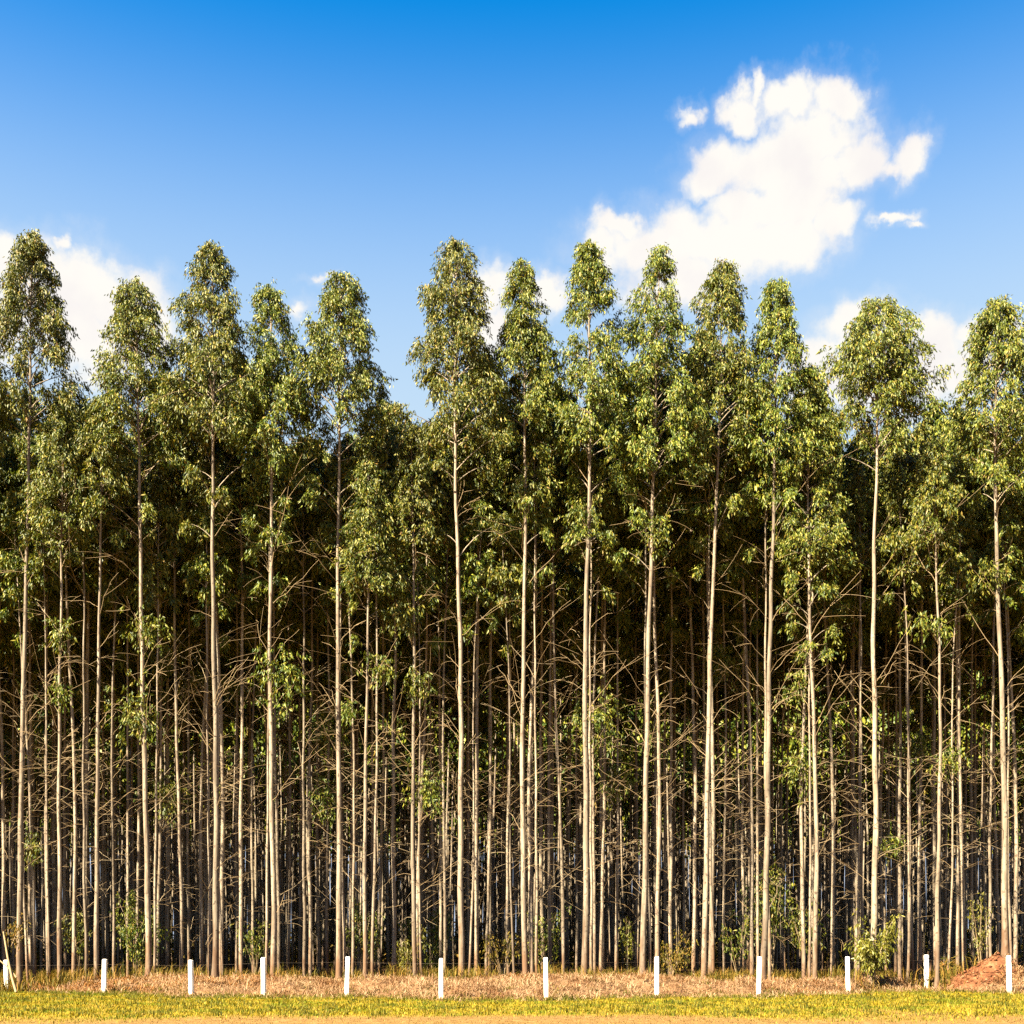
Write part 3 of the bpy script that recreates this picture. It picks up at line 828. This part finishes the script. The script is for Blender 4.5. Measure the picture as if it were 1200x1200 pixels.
bush(590, 1105, 60, 40, 53.5, 'low rusty-green shrub beside paired trunks near the rounded shrub', .15, 24, 'cover', 13)
bush(785, 1108, 60, 40, 54.5, 'low yellowing shrub beside the tiny bright sapling', .15, 24, 'cover', 14)
bush(300, 1095, 46, 60, 56.0, 'thin shaded shrub behind the fourth white post from the broken branch', .17, 24, 'leaf', 15)
bush(505, 1095, 60, 110, 60.0, 'shaded green shrub deep inside between slender trunks', .2, 40, 'leaf', 10)

# dry rust-brown fern clump beside the mound
rr = np.random.default_rng(77)
fx, fd = at(1112, 50.8), 50.8
root = empty('dry_fern', (fx, fd, gz(fx, fd)), 'dried tan fern clump between two trunks beside the red earth mound', 'fern')
n = 1000
a = rr.uniform(0, 6.28, n); q = rr.random(n) ** .5
P = np.stack([np.cos(a) * q * .45, np.sin(a) * q * .4, (1.5 - .9 * q) * rr.random(n) ** .8], 1)
Ln = rr.uniform(.15, .42, n)
out = P * np.array([1.6, 1.6, 0]) + rr.normal(0, .35, (n, 3)) + np.array([0, 0, -.35])
V, F = leaf_tris(P, out, Ln, Ln * .09 + .012, rr)
obj('fronds', mesh_np('fronds', V, F), M['cover'], root, kind='stuff')
st = []
for _ in range(12):
    a = rr.uniform(0, 6.28); s = np.linspace(0, 1, 5)[:, None]
    st.append(tube(np.array([math.cos(a) * .4, math.sin(a) * .4, rr.uniform(.6, 1.2)]) * s, np.linspace(.012, .004, 5), 3))
obj('stalks', mesh_np('stalks', *join(st)), M['twig'], root, kind='stuff')

# ------------------------------------------------------------------ fence posts
def post_mesh(h, w, seed):
    rr = np.random.default_rng(seed)
    lv = [(-0.3, 1.0), (0.0, 1.0), (h * .35, .985), (h * .7, .965), (h - .035, .94), (h - .012, .86), (h, .66)]
    c = 0.2
    ring = np.array([(-1 + c, -1), (1 - c, -1), (1, -1 + c), (1, 1 - c), (1 - c, 1), (-1 + c, 1), (-1, 1 - c), (-1, -1 + c)]) / 2
    V = []
    for z, s in lv:
        q = ring * w * s + rr.normal(0, .0025, (8, 2))
        V += [(a, b, z) for a, b in q]
    F = [(i * 8 + j, i * 8 + (j + 1) % 8, i * 8 + 8 + (j + 1) % 8, i * 8 + 8 + j) for i in range(len(lv) - 1) for j in range(8)]
    F.append(tuple((len(lv) - 1) * 8 + j for j in range(8)))
    me = bpy.data.meshes.new('white_post'); me.from_pydata(V, [], F); me.update()
    return me


rr = np.random.default_rng(5)
for i, ((px, ty, by), d, x) in enumerate(zip(POSTS, POST_D, POST_X)):
    z = min(gz(x, d), 0.03)
    h = up(ty, d) - z
    k = len(POSTS) - 1 - i
    lab = 'white fence post standing in front of the red earth mound' if k == 0 else ('white fence post beside the pale broken branch' if i == 0 else f'slim white fence post, {ORD[k]} along the row counting from the red earth mound')
    p = obj('white_post', post_mesh(h, 4.3 / FPX * d + 0.02, 40 + i), M['post'], None, (x, d, z), label=lab, category='post', group='white fence posts along the grass')
    p.rotation_euler = (R(rr.normal(0, 1.2)), R(rr.normal(0, 1.3)), R(rr.uniform(-15, 15)))

# one slack wire strand still runs along the posts
pts = []
for i in range(len(POSTS) - 1):
    a = np.array([POST_X[i], POST_D[i] + .1, up(POSTS[i][1] + 6, POST_D[i])]); b = np.array([POST_X[i + 1], POST_D[i + 1] + .1, up(POSTS[i + 1][1] + 6, POST_D[i + 1])])
    for s in np.linspace(0, 1, 6)[:-1]: pts.append(a * (1 - s) + b * s - np.array([0, 0, .1 * s * (1 - s)]))
obj('fence_wire', mesh_np('fence_wire', *tube(np.array(pts), np.full(len(pts), .0013), 4)), M['wire'], label='thin slack wire strand running along the white posts', category='wire')

# crumbled clods that rolled off the mound
rr = np.random.default_rng(91)
octa = np.array([(1, 0, 0), (-1, 0, 0), (0, 1, 0), (0, -1, 0), (0, 0, 1), (0, 0, -1)], float)
of = np.array([(0, 2, 4), (2, 1, 4), (1, 3, 4), (3, 0, 4), (2, 0, 5), (1, 2, 5), (3, 1, 5), (0, 3, 5)])
parts = []
for _ in range(420):
    a = rr.uniform(0, 6.28); q = rr.random() ** .6 * 1.05
    x = MOUND[0] - .7 + math.cos(a) * q * 1.7; y = MOUND[1] + math.sin(a) * q * 1.7; sz = rr.uniform(.02, .085)
    parts.append((octa * sz * rr.uniform(.6, 1.3, (6, 1)) * np.array([1.2, 1.1, .8]) + np.array([x, y, gz(x, y) + sz * .3]), of))
V, F = join(parts); cm_ = mesh_np('soil_clods', V, F)
soil, nt_, b_ = principled('red_soil', .95, .1)
g_ = node(nt_, 'ShaderNodeNewGeometry')
nt_.links.new(ramp(nt_, g_.outputs['Random Per Island'], [(0, (.13, .05, .024)), (.6, (.25, .10, .05)), (1, (.42, .24, .13))]), b_.inputs['Base Color'])
obj('soil_clods', cm_, soil, kind='stuff', label='crumbled red soil clods scattered on the earth mound', category='soil')

# the pale broken branch lying against the first post
d = 45.6; bx = at(19, d)
root = empty('fallen_branch', (bx, d, gz(bx, d)), 'pale broken forked branch leaning by a white post', 'branch')
def limb(pxs, dd, r0, r1, mat='twig'):
    P = np.array([[at(a, d + q) - bx, q, up(b, d + q) - gz(bx, d)] for (a, b), q in zip(pxs, np.linspace(0, dd, len(pxs)))])
    return P, np.linspace(r0, r1, len(pxs))
for pts_, dd, r0, r1 in (([(19, 1163), (14, 1146), (9, 1122), (6, 1104), (4, 1092)], 1.6, .055, .03), ([(13, 1146), (5, 1136), (-4, 1128), (-14, 1120)], .4, .04, .02), ([(7, 1108), (12, 1096), (20, 1088)], .4, .02, .008), ([(6, 1101), (14, 1100), (22, 1096)], .3, .018, .007)):
    P, q = limb(pts_, dd, r0, r1)
    if r0 < .05: P[:, 1] += 0.5
    obj('limb', mesh_np('limb', *tube(P, q, 6), True), M['twig'], root)
P, A, L, W = clump_parts(np.array([at(8, d) - bx, .9, up(1088, d)]), .3, .5, rr, 40, .12)
obj('withered_foliage', mesh_np('withered_foliage', *leaf_tris(P, A, L, W, rr)), M['cover'], root, kind='stuff')
